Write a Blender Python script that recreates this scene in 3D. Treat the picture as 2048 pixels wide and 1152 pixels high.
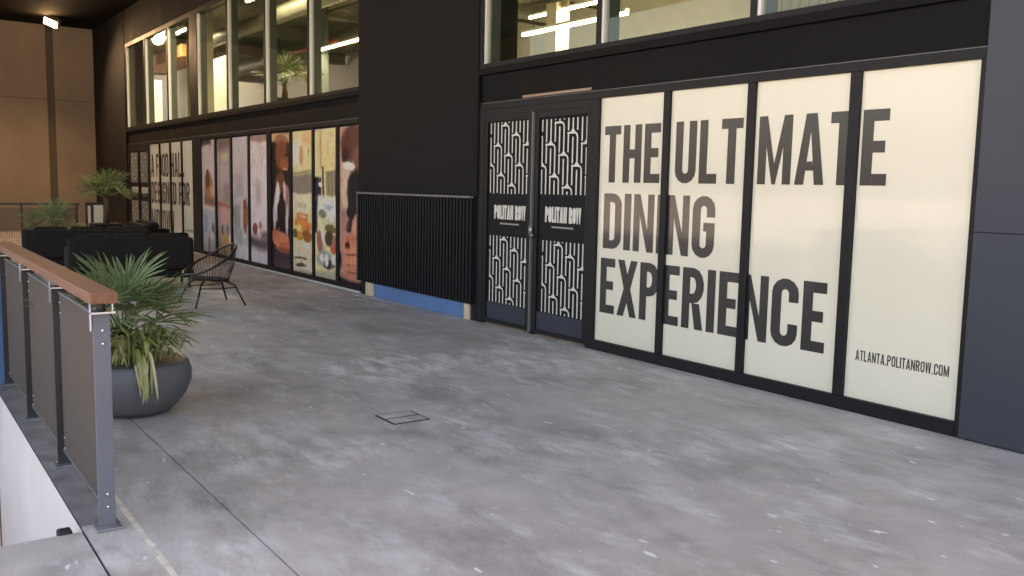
import bpy, math, random
import numpy as np
from mathutils import Vector, Matrix
R_ = math.radians
for o in list(bpy.data.objects): bpy.data.objects.remove(o, do_unlink=True)
sc = bpy.context.scene
col = sc.collection

# ------------------------------------------------------------------ camera, sky, sun, exposure
CAM_D, CAM_H = 5.875, 1.60
yaw, pitch, roll = R_(35.437), R_(6.383), R_(-1.158)
fw = Vector((-math.cos(yaw)*math.cos(pitch), math.sin(yaw)*math.cos(pitch), -math.sin(pitch)))
rt = fw.cross(Vector((0, 0, 1))).normalized()
dn = fw.cross(rt)
rt2 = math.cos(roll)*rt + math.sin(roll)*dn
dn2 = -math.sin(roll)*rt + math.cos(roll)*dn
cam = bpy.data.cameras.new('camera'); camo = bpy.data.objects.new('camera', cam); col.objects.link(camo)
M = Matrix((rt2, -dn2, -fw)).transposed().to_4x4(); M.translation = Vector((0, -CAM_D, CAM_H))
camo.matrix_world = M
cam.sensor_width = 36; cam.lens = 36*1809.05/2048
cam.clip_start = .05; cam.clip_end = 3000
sc.camera = camo

SUN_EL, SUN_AZ = R_(52), R_(110)          # azimuth measured from +X towards +Y
w = bpy.data.worlds.new('World'); sc.world = w; w.use_nodes = True
nt = w.node_tree; bg = nt.nodes['Background']
sky = nt.nodes.new('ShaderNodeTexSky'); sky.sky_type = 'NISHITA'; sky.sun_disc = False
sky.sun_elevation = SUN_EL; sky.sun_rotation = R_(90) - SUN_AZ
sky.dust_density = 5.0; sky.air_density = 1.0; sky.ozone_density = .6
nt.links.new(sky.outputs[0], bg.inputs[0]); bg.inputs[1].default_value = .12
sl = bpy.data.lights.new('sun', 'SUN'); sl.energy = 3.0; sl.angle = R_(.5); sl.color = (1, .95, .88)
so = bpy.data.objects.new('sun', sl); col.objects.link(so)
so.rotation_euler = Vector((math.cos(SUN_EL)*math.cos(SUN_AZ), math.cos(SUN_EL)*math.sin(SUN_AZ), math.sin(SUN_EL))).to_track_quat('Z', 'Y').to_euler()
sc.view_settings.view_transform = 'Standard'; sc.view_settings.look = 'None'
sc.view_settings.gamma = 1; sc.view_settings.exposure = 3.05
sc.view_settings.use_white_balance = True; sc.view_settings.white_balance_temperature = 8700; sc.view_settings.white_balance_tint = 14
sc.render.engine = 'CYCLES'
sc.cycles.max_bounces = 10; sc.cycles.diffuse_bounces = 6; sc.cycles.transparent_max_bounces = 16
sc.cycles.sample_clamp_indirect = 8

# ------------------------------------------------------------------ materials
def mat(name, c, rough=.6, metal=0, spec=.5, vary=0, vscale=3, bump=0, bscale=60, stretch=(1, 1, 1), emis=None):
    m = bpy.data.materials.new(name); m.use_nodes = True
    n = m.node_tree.nodes; l = m.node_tree.links; p = n['Principled BSDF']
    p.inputs['Base Color'].default_value = (*c, 1); p.inputs['Roughness'].default_value = rough
    p.inputs['Metallic'].default_value = metal; p.inputs['Specular IOR Level'].default_value = spec
    if vary or bump:
        tc = n.new('ShaderNodeTexCoord'); mp = n.new('ShaderNodeMapping'); mp.inputs['Scale'].default_value = stretch
        l.new(tc.outputs['Object'], mp.inputs['Vector'])
    if vary:
        nz = n.new('ShaderNodeTexNoise'); nz.inputs['Scale'].default_value = vscale; nz.inputs['Detail'].default_value = 6
        l.new(mp.outputs[0], nz.inputs['Vector'])
        mr = n.new('ShaderNodeMapRange'); mr.inputs[1].default_value = .3; mr.inputs[2].default_value = .7
        mr.inputs[3].default_value = 1-vary; mr.inputs[4].default_value = 1+vary
        l.new(nz.outputs[0], mr.inputs[0])
        mx = n.new('ShaderNodeVectorMath'); mx.operation = 'SCALE'; mx.inputs[0].default_value = c
        l.new(mr.outputs[0], mx.inputs['Scale']); l.new(mx.outputs[0], p.inputs['Base Color'])
        mr2 = n.new('ShaderNodeMapRange'); mr2.inputs[3].default_value = max(.05, rough-.12); mr2.inputs[4].default_value = min(1, rough+.12)
        l.new(nz.outputs[0], mr2.inputs[0]); l.new(mr2.outputs[0], p.inputs['Roughness'])
    if bump:
        nb = n.new('ShaderNodeTexNoise'); nb.inputs['Scale'].default_value = bscale; nb.inputs['Detail'].default_value = 4
        l.new(mp.outputs[0], nb.inputs['Vector'])
        b = n.new('ShaderNodeBump'); b.inputs['Strength'].default_value = bump; b.inputs['Distance'].default_value = .004
        l.new(nb.outputs[0], b.inputs['Height']); l.new(b.outputs[0], p.inputs['Normal'])
    if emis:
        p.inputs['Emission Color'].default_value = (*emis[0], 1); p.inputs['Emission Strength'].default_value = emis[1]
    return m

def floor_mat():
    m = bpy.data.materials.new('floor_concrete'); m.use_nodes = True
    n = m.node_tree.nodes; l = m.node_tree.links; p = n['Principled BSDF']
    tc = n.new('ShaderNodeTexCoord')
    def noise(scale, detail=6, st=(1, 1, 1), rot=0, rough=.55):
        mp = n.new('ShaderNodeMapping'); mp.inputs['Scale'].default_value = st; mp.inputs['Rotation'].default_value = (0, 0, rot)
        l.new(tc.outputs['Object'], mp.inputs[0])
        z = n.new('ShaderNodeTexNoise'); z.inputs['Scale'].default_value = scale; z.inputs['Detail'].default_value = detail
        z.inputs['Roughness'].default_value = rough
        l.new(mp.outputs[0], z.inputs['Vector']); return z.outputs[0]
    def rng(x, a, b, c, d):
        r = n.new('ShaderNodeMapRange'); r.inputs[1].default_value = a; r.inputs[2].default_value = b
        r.inputs[3].default_value = c; r.inputs[4].default_value = d; l.new(x, r.inputs[0]); return r.outputs[0]
    def math_(op, a, b):
        q = n.new('ShaderNodeMath'); q.operation = op
        for i, v in enumerate((a, b)):
            if isinstance(v, float): q.inputs[i].default_value = v
            else: l.new(v, q.inputs[i])
        return q.outputs[0]
    base = rng(noise(.7, 8), .3, .7, .74, 1.14)
    mott = rng(noise(5, 8), .3, .7, .90, 1.10)
    grain = rng(noise(90, 3), .3, .7, .93, 1.07)
    v = math_('MULTIPLY', math_('MULTIPLY', base, mott), grain)
    # chalky dust: large smears broken up by finer noise
    dust = math_('MULTIPLY', rng(noise(.55, 5, rot=.6), .47, .62, 0., 1.), rng(noise(2.6, 9, st=(1, 2.4, 1), rot=.5, rough=.68), .44, .62, 0., 1.))
    dust2 = rng(noise(1.6, 9, st=(1.0, 2.6, 1), rot=-.9, rough=.7), .53, .70, 0., .9)
    # short light scuffs and specks
    sc1 = rng(noise(5.5, 2, st=(1.0, 2.2, 1), rot=-.95), .70, .74, 0., 1.)
    sc2 = rng(noise(17, 2, st=(1.0, 1.5, 1), rot=-.6), .72, .77, 0., .9)
    sc3 = rng(noise(9, 2, st=(1.0, 5.0, 1), rot=.55), .70, .77, 0., .8)
    light = math_('MAXIMUM', math_('MAXIMUM', math_('MULTIPLY', dust, .85), math_('MULTIPLY', dust2, .6)), math_('MAXIMUM', sc1, math_('MAXIMUM', sc2, sc3)))
    # darker damp/worn patches
    dark = rng(noise(1.1, 7, st=(1, 1.9, 1), rot=.3, rough=.65), .50, .68, 1., .70)
    v = math_('MULTIPLY', v, dark)
    cs = n.new('ShaderNodeVectorMath'); cs.operation = 'SCALE'; cs.inputs[0].default_value = (.48, .425, .395); l.new(v, cs.inputs['Scale'])
    mx = n.new('ShaderNodeMix'); mx.data_type = 'RGBA'
    l.new(light, mx.inputs[0]); l.new(cs.outputs[0], mx.inputs[6]); mx.inputs[7].default_value = (.74, .72, .70, 1)
    l.new(mx.outputs[2], p.inputs['Base Color'])
    l.new(rng(noise(2.5, 6), .3, .7, .48, .78), p.inputs['Roughness'])
    b = n.new('ShaderNodeBump'); b.inputs['Strength'].default_value = .25; b.inputs['Distance'].default_value = .003
    l.new(math_('ADD', noise(70, 4), noise(9, 4)), b.inputs['Height']); l.new(b.outputs[0], p.inputs['Normal'])
    return m

def coated(m, w=.5, r=.06):
    p = m.node_tree.nodes['Principled BSDF']; p.inputs['Coat Weight'].default_value = w; p.inputs['Coat Roughness'].default_value = r; return m

def glass_mat():
    m = bpy.data.materials.new('window_glass'); m.use_nodes = True
    n = m.node_tree.nodes; l = m.node_tree.links; n.remove(n['Principled BSDF'])
    t = n.new('ShaderNodeBsdfTransparent'); t.inputs[0].default_value = (.86, .90, .86, 1)
    g = n.new('ShaderNodeBsdfGlossy'); g.inputs['Roughness'].default_value = .02
    lw = n.new('ShaderNodeLayerWeight'); lw.inputs[0].default_value = .5
    pw = n.new('ShaderNodeMath'); pw.operation = 'POWER'; pw.inputs[1].default_value = 4.5; l.new(lw.outputs['Facing'], pw.inputs[0])
    f = n.new('ShaderNodeMath'); f.operation = 'MULTIPLY_ADD'; f.inputs[1].default_value = .9; f.inputs[2].default_value = .03; l.new(pw.outputs[0], f.inputs[0])
    mx = n.new('ShaderNodeMixShader'); l.new(f.outputs[0], mx.inputs[0]); l.new(t.outputs[0], mx.inputs[1]); l.new(g.outputs[0], mx.inputs[2])
    l.new(mx.outputs[0], n['Material Output'].inputs[0]); return m

def print_mat():
    m = bpy.data.materials.new('printed_film'); m.use_nodes = True
    n = m.node_tree.nodes; p = n['Principled BSDF']; p.inputs['Roughness'].default_value = .42; p.inputs['Specular IOR Level'].default_value = .3
    a = n.new('ShaderNodeVertexColor'); a.layer_name = 'ink'; m.node_tree.links.new(a.outputs[0], p.inputs['Base Color']); return m

def leaf_mat(name, c1, c2, scale=4):
    m = mat(name, c1, .5, spec=.35); n = m.node_tree.nodes; l = m.node_tree.links; p = n['Principled BSDF']
    tc = n.new('ShaderNodeTexCoord'); z = n.new('ShaderNodeTexNoise'); z.inputs['Scale'].default_value = scale; l.new(tc.outputs['Object'], z.inputs['Vector'])
    oi = n.new('ShaderNodeObjectInfo'); ad = n.new('ShaderNodeMath'); ad.operation = 'MULTIPLY_ADD'; ad.inputs[1].default_value = .5
    l.new(oi.outputs['Random'], ad.inputs[0]); l.new(z.outputs[0], ad.inputs[2])
    r = n.new('ShaderNodeMapRange'); r.inputs[1].default_value = .45; r.inputs[2].default_value = 1.0; l.new(ad.outputs[0], r.inputs[0])
    mx = n.new('ShaderNodeMix'); mx.data_type = 'RGBA'; mx.inputs[6].default_value = (*c1, 1); mx.inputs[7].default_value = (*c2, 1)
    l.new(r.outputs[0], mx.inputs[0]); l.new(mx.outputs[2], p.inputs['Base Color'])
    return m

MT = dict(
    floor=floor_mat(), joint=mat('joint_filler', (.03, .028, .028), .9),
    plaza=mat('plaza_paving', (.42, .39, .36), .8, vary=.15, vscale=.8),
    frame=mat('black_frame', (.006, .006, .008), .5, spec=.3, vary=.2, vscale=2),
    paint=mat('dark_cladding_paint', (.0145, .0132, .0135), .75, spec=.12, vary=.10, vscale=1.2, bump=.1, bscale=40),
    fascia=mat('fascia_metal', (.0045, .0043, .0045), .6, spec=.15, vary=.15, vscale=1.5),
    rib=mat('ribbed_black_metal', (.004, .0045, .007), .6, spec=.3, vary=.15, vscale=2),
    trim=mat('thin_grey_trim', (.16, .15, .15), .4),
    sheath=mat('blue_sheathing', (.075, .17, .36), .7, vary=.12, vscale=3, bump=.2),
    stud=mat('tan_stud_board', (.55, .45, .30), .75, vary=.12, vscale=6),
    cream=mat('cream_film', (.76, .70, .565), .38, spec=.35, vary=.03, vscale=1.1),
    ink=mat('dark_ink', (.032, .025, .025), .4, spec=.35, vary=.2, vscale=4),
    white=mat('white_ink', (.66, .63, .58), .6),
    greyink=mat('grey_ink', (.36, .34, .31), .5),
    doorfilm=mat('black_door_film', (.008, .008, .010), .6, spec=.2, vary=.2, vscale=3),
    kick=mat('kick_plate', (.022, .026, .044), .45, vary=.5, vscale=60),
    alum=mat('pale_aluminium', (.72, .70, .66), .35, metal=.3),
    steel=mat('galvanised_steel', (.36, .37, .39), .42, metal=.75, vary=.12, vscale=8),
    bright=mat('bright_stainless', (.85, .84, .82), .22, metal=.9),
    post=mat('grey_post_paint', (.15, .155, .18), .40, vary=.08, vscale=5),
    postd=mat('dark_post_paint', (.035, .032, .034), .5, vary=.1, vscale=5),
    mesh=mat('woven_wire', (.17, .14, .122), .6),
    wood=mat('handrail_wood', (.23, .095, .050), .6, vary=.22, vscale=9, stretch=(.25, 4, 4), bump=.15, bscale=40),
    gwall=mat('white_gypsum', (.84, .76, .72), .85, vary=.05, vscale=1.2),
    streak=mat('reflection_streak', (.33, .22, .16), .4, metal=.5),  # tone of a light streak reflected on the fascia
    tan=mat('tan_wall_panel', (.27, .20, .14), .7, vary=.12, vscale=.9),
    tanj=mat('tan_wall_recess', (.10, .075, .055), .8),
    ceil=mat('dark_ceiling', (.008, .0065, .005), .9, spec=.1, vary=.2, vscale=1),
    bowl=mat('charcoal_bowl', (.13, .13, .142), .5, vary=.14, vscale=5, bump=.25, bscale=70),
    soil=mat('potting_soil', (.03, .022, .016), .95, bump=.8, bscale=60),
    palm=leaf_mat('palm_leaf', (.11, .16, .062), (.22, .27, .11)),
    palmd=leaf_mat('dry_palm_leaf', (.30, .15, .05), (.38, .22, .08)),
    fibre=mat('palm_fibre', (.10, .065, .035), .9, vary=.3, vscale=20, bump=.8, bscale=80),
    petiole=mat('petiole', (.10, .15, .05), .5),
    sedge=leaf_mat('sedge_leaf', (.17, .23, .06), (.36, .37, .13), 7),
    sedgep=leaf_mat('pale_sedge_leaf', (.50, .47, .24), (.60, .55, .33), 7),
    darkmetal=mat('dark_chair_metal', (.018, .015, .013), .45),
    rope=mat('dark_rope', (.030, .026, .022), .8),
    cushion=mat('dark_cushion', (.020, .0165, .015), .95, spec=.2, vary=.15, vscale=8, bump=.3, bscale=200),
    planterd=mat('dark_planter', (.012, .011, .0105), .7, spec=.2, vary=.15, vscale=4),
    rubber=mat('black_rubber', (.012, .012, .012), .7),
    glass=glass_mat(), ink_photo=print_mat(),
    grate=mat('drain_cover_metal', (.055, .054, .05), .5, metal=.4, vary=.3, vscale=20),
    rwall=mat('room_wall', (.50, .50, .45), .8, vary=.05), rwhite=mat('room_white_wall', (.72, .68, .64), .8),
    rceil=mat('room_ceiling', (.30, .30, .25), .85, vary=.25, vscale=1.5), duct=mat('grey_duct', (.22, .21, .16), .5, metal=.3, vary=.2, vscale=4),
    pipe=mat('dark_pipe', (.05, .045, .035), .6), rcol=mat('beige_column', (.50, .45, .33), .7),
    rfloor=mat('room_floor', (.30, .27, .22), .7), panelblue=mat('grey_blue_reveal', (.075, .09, .085), .5),
    rwood=mat('orange_wood', (.45, .20, .08), .6, vary=.2), red=mat('red_pipe', (.55, .12, .06), .5),
    led=mat('led_tube', (1, .9, .7), .5, emis=((1, .88, .62), 7.0)),
    lens=mat('lamp_lens', (1, .8, .5), .5, emis=((1, .70, .40), 14.0)),
    lampbody=mat('lamp_housing', (.30, .22, .16), .5, metal=.3),
    board=mat('white_board', (.75, .72, .66), .6),
)

for k in ('cream', 'ink', 'ink_photo'): coated(MT[k])
# ------------------------------------------------------------------ helpers
def tag(o, label=None, cat=None, group=None, kind=None):
    for k, v in (('label', label), ('category', cat), ('group', group), ('kind', kind)):
        if v: o[k] = v
    return o
def empty(name, loc=(0, 0, 0), label=None, cat=None, group=None, kind=None):
    o = bpy.data.objects.new(name, None); col.objects.link(o); o.location = loc; o.empty_display_size = .1
    return tag(o, label, cat, group, kind)
def origin(o):
    v = Vector((0, 0, 0))
    while o: v += o.location; o = o.parent
    return v
class MB:
    def __init__(s): s.v = []; s.f = []
    def box(s, x0, y0, z0, x1, y1, z1):
        if x0 > x1: x0, x1 = x1, x0
        if y0 > y1: y0, y1 = y1, y0
        if z0 > z1: z0, z1 = z1, z0
        b = len(s.v)
        s.v += [(x0, y0, z0), (x1, y0, z0), (x1, y1, z0), (x0, y1, z0), (x0, y0, z1), (x1, y0, z1), (x1, y1, z1), (x0, y1, z1)]
        s.f += [tuple(b+i for i in q) for q in ((0, 3, 2, 1), (4, 5, 6, 7), (0, 1, 5, 4), (1, 2, 6, 5), (2, 3, 7, 6), (3, 0, 4, 7))]
        return s
    def quad(s, *p): b = len(s.v); s.v += [tuple(q) for q in p]; s.f.append(tuple(range(b, b+len(p)))); return s
    def tube(s, pts, r, n=6, closed=False, r1=None):
        pts = [Vector(p) for p in pts]; m = len(pts); b = len(s.v); N = None
        for i, p in enumerate(pts):
            if closed: t = pts[(i+1) % m]-pts[i-1]
            else: t = pts[min(i+1, m-1)]-pts[max(i-1, 0)]
            t.normalize()
            if N is None: N = t.orthogonal().normalized()
            else: N = (N-t*N.dot(t)).normalized()
            B = t.cross(N); rr = r if r1 is None else r+(r1-r)*i/(m-1)
            for k in range(n):
                a = 2*math.pi*k/n; s.v.append(tuple(p+(N*math.cos(a)+B*math.sin(a))*rr))
        for i in range(m if closed else m-1):
            j = (i+1) % m
            for k in range(n):
                k2 = (k+1) % n; s.f.append((b+i*n+k, b+i*n+k2, b+j*n+k2, b+j*n+k))
        if not closed: s.f.append(tuple(b+k for k in reversed(range(n)))); s.f.append(tuple(b+(m-1)*n+k for k in range(n)))
        return s
    def lathe(s, prof, c=(0, 0, 0), n=48):
        b = len(s.v)
        for r, z in prof:
            for k in range(n):
                a = 2*math.pi*k/n; s.v.append((c[0]+r*math.cos(a), c[1]+r*math.sin(a), c[2]+z))
        for i in range(len(prof)-1):
            for k in range(n):
                k2 = (k+1) % n; s.f.append((b+i*n+k, b+i*n+k2, b+(i+1)*n+k2, b+(i+1)*n+k))
        s.f.append(tuple(b+k for k in reversed(range(n)))); s.f.append(tuple(b+(len(prof)-1)*n+k for k in range(n)))
        return s
    def build(s, name, m, parent=None, smooth=False, bevel=0, off=None):
        o_ = origin(parent) if off is None else Vector(off)
        me = bpy.data.meshes.new(name)
        me.from_pydata([(x-o_[0], y-o_[1], z-o_[2]) for x, y, z in s.v], [], s.f)
        me.materials.append(MT[m] if isinstance(m, str) else m); me.update()
        if smooth: me.polygons.foreach_set('use_smooth', [True]*len(me.polygons))
        o = bpy.data.objects.new(name, me); col.objects.link(o)
        if parent: o.parent = parent
        if bevel:
            bm = o.modifiers.new('bevel', 'BEVEL'); bm.width = bevel; bm.segments = 2; bm.limit_method = 'ANGLE'
        return o
def box(name, m, parent, *c, bevel=0): return MB().box(*c).build(name, m, parent, bevel=bevel)
def share(src, parent, loc=(0, 0, 0), rot=None, name=None):
    o = bpy.data.objects.new(name or src.name.split('.')[0], src.data); col.objects.link(o); o.parent = parent; o.location = loc
    if rot is not None: o.rotation_euler = rot
    return o
def copy_tree(o, parent=None):
    c = o.copy(); col.objects.link(c); c.parent = parent
    for ch in o.children: copy_tree(ch, c)
    return c

# ------------------------------------------------------------------ block lettering (condensed capitals drawn as strokes)
def arc(cx, cy, rx, ry, a0, a1, n=7):
    return [(cx+rx*math.cos(R_(a0+(a1-a0)*i/n)), cy+ry*math.sin(R_(a0+(a1-a0)*i/n))) for i in range(n+1)]
def glyph(ch, t):
    """returns width, list of centre-line strokes and list of polygons; unit height"""
    h = t/2; W = .43; c = W-h; m = W/2; k = m-h
    U = [(h, 1), (h, h+k)]
    S, P = [], []
    if ch == 'T': W = .40; S = [[(0, 1-h), (W, 1-h)], [(W/2, 1-t), (W/2, 0)]]
    elif ch == 'H': S = [[(h, 0), (h, 1)], [(c, 0), (c, 1)], [(t, .5), (W-t, .5)]]
    elif ch == 'E': W = .36; S = [[(h, 0), (h, 1)], [(t, 1-h), (W, 1-h)], [(t, .51), (W-.04, .51)], [(t, h), (W, h)]]
    elif ch == 'F': W = .35; S = [[(h, 0), (h, 1)], [(t, 1-h), (W, 1-h)], [(t, .49), (W-.04, .49)]]
    elif ch == 'L': W = .35; S = [[(h, 0), (h, 1)], [(t, h), (W, h)]]
    elif ch == 'I': W = t; S = [[(h, 0), (h, 1)]]
    elif ch == 'U': S = [[(h, 1)]+arc(m, h+k, k, k, 180, 360)+[(c, 1)]]
    elif ch == 'O': S = [arc(m, h+k, k, k, 180, 360)+arc(m, 1-h-k, k, k, 0, 180)+[(h, h+k)]]
    elif ch == 'D': S = [[(h, 0), (h, 1)], [(t, 1-h), (m, 1-h)]+arc(m, 1-h-k, k, k, 90, 0)+arc(m, h+k, k, k, 0, -90)+[(t, h)]]
    elif ch in 'CG':
        S = [[(c, .66), (c, 1-h-k)]+arc(m, 1-h-k, k, k, 0, 180)+arc(m, h+k, k, k, 180, 360)+[(c, .34 if ch == 'C' else .5)]]
        if ch == 'G': P = [[(m, .5-t*.45), (W-t, .5-t*.45), (W-t, .5+t*.45), (m, .5+t*.45)]]; S[0][-1] = (c, .5+t*.45)
    elif ch in 'PR':
        q = .25-h/2
        S = [[(h, 0), (h, 1)], [(t, 1-h), (m, 1-h)]+arc(m, 1-h-q, k, q, 90, -90)+[(t, 1-h-2*q)]]
        if ch == 'R': P = [[(m-t*.15, .5-h), (m+t*.85, .5-h), (W, 0), (W-t*1.05, 0)]]
    elif ch == 'S':
        q = .25-h/2
        S = [[(c, .72)]+arc(m, 1-h-q, k, q, 0, 180)+[(h, .70)]+arc(m, .5, k, .12, 200, 270, 4)[1:2]+[(m, .5)]+arc(m, .5, k, .12, 20, 0, 2)[:1]+[(c, .30)]+arc(m, h+q, k, q, 0, -180)+[(h, .28)]]
    elif ch == 'N': W = .45; P = [[(0, 0), (t*.9, 0), (t*.9, 1), (0, 1)], [(W-t*.9, 0), (W, 0), (W, 1), (W-t*.9, 1)], [(t*.9, 1), (t*.9, .62), (W-t*.9, 0), (W-t*.9, .38)]]
    elif ch == 'M': W = .56; P = [[(0, 0), (t*.9, 0), (t*.9, 1), (0, 1)], [(W-t*.9, 0), (W, 0), (W, 1), (W-t*.9, 1)], [(t*.9, 1), (t*.9, .55), (W/2-.03, 0), (W/2, .30)], [(W/2, .30), (W/2+.03, 0), (W-t*.9, .55), (W-t*.9, 1)], [(W/2-.03, 0), (W/2+.03, 0), (W/2, .30)]]
    elif ch == 'W': W = .62; P = [[(0, 1), (t*.95, 1), (.215, 0), (.10, 0)], [(.215, 0), (.16, .42), (W/2-.05, 1), (W/2, 1)], [(W-.215, 0), (W-.16, .42), (W/2+.05, 1), (W/2, 1)], [(W, 1), (W-t*.95, 1), (W-.215, 0), (W-.10, 0)]]
    elif ch == 'A': W = .46; P = [[(0, 0), (t*.95, 0), (W/2+.005, .80), (W/2-t*.55, 1)], [(W, 0), (W-t*.95, 0), (W/2-.005, .80), (W/2+t*.55, 1)], [(W/2-t*.55, 1), (W/2, .74), (W/2+t*.55, 1)], [(t*1.05, .20), (W-t*1.05, .20), (W-t*1.22, .33), (t*1.22, .33)]]
    elif ch == 'X': W = .46; P = [[(0, 0), (t, 0), (W, 1), (W-t, 1)], [(0, 1), (t, 1), (W, 0), (W-t, 0)]]
    elif ch == '.': W = t; P = [[(0, 0), (t, 0), (t, t), (0, t)]]
    elif ch == ' ': W = .20
    return W, S, P
def stroke_quads(pts, t):
    out = []; n = len(pts); h = t/2; L = []
    pts = [p for i, p in enumerate(pts) if i == 0 or (abs(p[0]-pts[i-1][0])+abs(p[1]-pts[i-1][1])) > 1e-5]; n = len(pts)
    cl = n > 3 and abs(pts[0][0]-pts[-1][0])+abs(pts[0][1]-pts[-1][1]) < 1e-4
    for i in range(n):
        ns = []
        for a, b in ((i-1, i), (i, i+1)):
            if cl and a < 0: a, b = n-2, n-1
            if cl and b > n-1: a, b = 0, 1
            if a < 0 or b > n-1: continue
            dx, dy = pts[b][0]-pts[a][0], pts[b][1]-pts[a][1]; q = math.hypot(dx, dy); ns.append((-dy/q, dx/q))
        nx = sum(v[0] for v in ns); ny = sum(v[1] for v in ns); q = math.hypot(nx, ny); nx /= q; ny /= q
        s = h/max(.5, nx*ns[0][0]+ny*ns[0][1]); L.append(((pts[i][0]+nx*s, pts[i][1]+ny*s), (pts[i][0]-nx*s, pts[i][1]-ny*s)))
    for i in range(n-1): out.append([L[i][0], L[i][1], L[i+1][1], L[i+1][0]])
    return out
def lettering(name, text, m, parent, x0, x1, z0, z1, y, t=.155, gap=.065, seed=0):
    """flat print on the wall plane, facing -Y, spanning x0..x1, z0..z1"""
    adv = 0; items = []
    for ch in text:
        W, S, P = glyph(ch, t); items.append((adv, S, P)); adv += W+gap
    adv -= gap; sx = (x1-x0)/adv; sz = z1-z0; mb = MB(); ly = 0
    for a, S, P in items:
        polys = [[q] for q in P]+[stroke_quads(s, t) for s in S]
        for grp in polys:
            yy = y-.0004*(ly % 4); ly += 1
            for q in grp:
                pp = [(x0+(a+u)*sx, yy, z0+v*sz) for u, v in q]
                ar = sum(pp[i][0]*pp[(i+1) % len(pp)][2]-pp[(i+1) % len(pp)][0]*pp[i][2] for i in range(len(pp)))
                mb.quad(*(pp if ar > 0 else pp[::-1]))
    return mb.build(name, m, parent)

# ================================================================== THE SETTING
ZV = -3.5                                           # bottom of the stair void
VX0, VX1, VY0, VY1 = -7.80, -4.36, -9.0, -5.15      # void in the deck
g = MB().quad((-900, -900, ZV-.3), (900, -900, ZV-.3), (900, 900, ZV-.3), (-900, 900, ZV-.3)).build('ground', 'plaza'); tag(g, kind='structure')
fl = MB()
for (x0, x1, y0, y1) in ((-31, 3, VY1, .6), (-31, VX0, -12, VY1), (VX1, 3, -12, VY1), (VX0, VX1, -12, VY0)):
    fl.box(x0, y0, -.35, x1, y1, -.014)
floor = fl.build('floor', 'joint'); tag(floor, kind='structure')
def slab(x0, x1, y0, y1, g0=.004, g1=.004):
    box('slab', 'floor', floor, x0+.004, y0+g0, -.013, x1-.004, y1-g1, 0)
slab(-31, 3, -3.0, .55, .0012); slab(-31, 3, -4.51, -3.0, .004, .0012); slab(-31, 3, VY1+.004, -4.51)
for a, b in ((-31, -22), (-22, -15), (-15, VX0)): slab(a, b, -12, VY1)
slab(VX1, 3, -9, VY1); slab(VX1, 3, -12, -9); slab(VX0, VX1, -12, VY0)
# sealant bead beside the railing
sb = MB(); rnd = random.Random(3)
for i in range(60):
    x = -8+i*.18; wv = .010+.006*rnd.random(); sb.box(x, -4.93-wv, .0005, x+.18, -4.93+wv, .0022)
sb.build('sealant_bead', mat('sealant', (.66, .58, .50), .8, vary=.3, vscale=12), floor)
pz = MB().box(3.01, -60, -.3, 60, 30, -.02).box(-31, -60, -.3, 3.0, -12.01, -.02).build('plaza', 'plaza'); tag(pz, kind='structure')
cl = MB().box(-31.5, -7.1, 6.1, -2.2, .9, 9.5).box(-31.5, -10.4, 6.1, -10.5, -7.11, 9.5).build('ceiling', 'ceil'); tag(cl, kind='structure')

bk = empty('sun_block_building', (8, 6, 0), 'unseen dark building mass added past the corner pier to block the sun', 'building')  # out of view, added to keep direct sun off the passage floor
box('wall', 'paint', bk, -1.9, .52, 0, 24, 12, 9.5); box('sun_block_parapet', 'fascia', bk, -1.95, .45, 9.5, 24.05, 12.05, 10)  # wall and top of the added sun-blocking mass
box('wall', 'paint', bk, -46, 9.3, 0, -1.91, 12, 9.5)  # part of the added sun-blocking mass
# far end wall of tan panels
fw_ = empty('end_wall', (-30.5, -5, 0), 'tall tan panelled wall closing the far end under a flood lamp', 'wall')
box('wall_core', 'tanj', fw_, -31, -10, 0, -30.52, .5, 6.098)
for (a, b) in ((-10, -7.2), (-7.19, -4.29), (-4.28, -1.36), (-1.15, .02)):
    for (z0, z1) in ((0.0, 3.915), (3.93, 6.095)):
        box('wall_panel', 'tan', fw_, -30.52, a, z0, -30.48, b, z1)
# unseen wall opposite the shopfronts, added to darken the far end
ow = empty('shade_wall', (-20, -10.2, 0), 'unseen brown panelled wall added opposite the shopfronts to darken the far end', 'wall')
for i in range(2):
    box('wall_panel', 'tan', ow, -31+i*4.4+.01, -10.4, 0, -31+(i+1)*4.4-.01, -10.1, 6.097)  # panels of the added unseen shade wall

# white wall below the deck edge, inside the stair void
sw = empty('stairwell_wall', (-6, -5.16, ZV), 'pale plain wall dropping below the deck edge under the railing', 'wall')
for a, b in ((-7.8, -6.62), (-6.615, VX1)): box('wall_panel', 'gwall', sw, a, -5.149, ZV, b, -5.05, -.36)
box('deck_edge', 'gwall', sw, -7.8, -5.153, -.358, VX1, -5.1502, -.004)
vw = empty('void_wall', (-6, -9, ZV), 'grey wall on the far side of the stair void', 'wall')
box('wall_panel', 'gwall', vw, -7.8, -9.1, ZV, VX1, -9.0, -.36)
box('wall_panel', 'gwall', vw, -7.9, -9.0, ZV, -7.8, -5.16, -.36)

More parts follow.
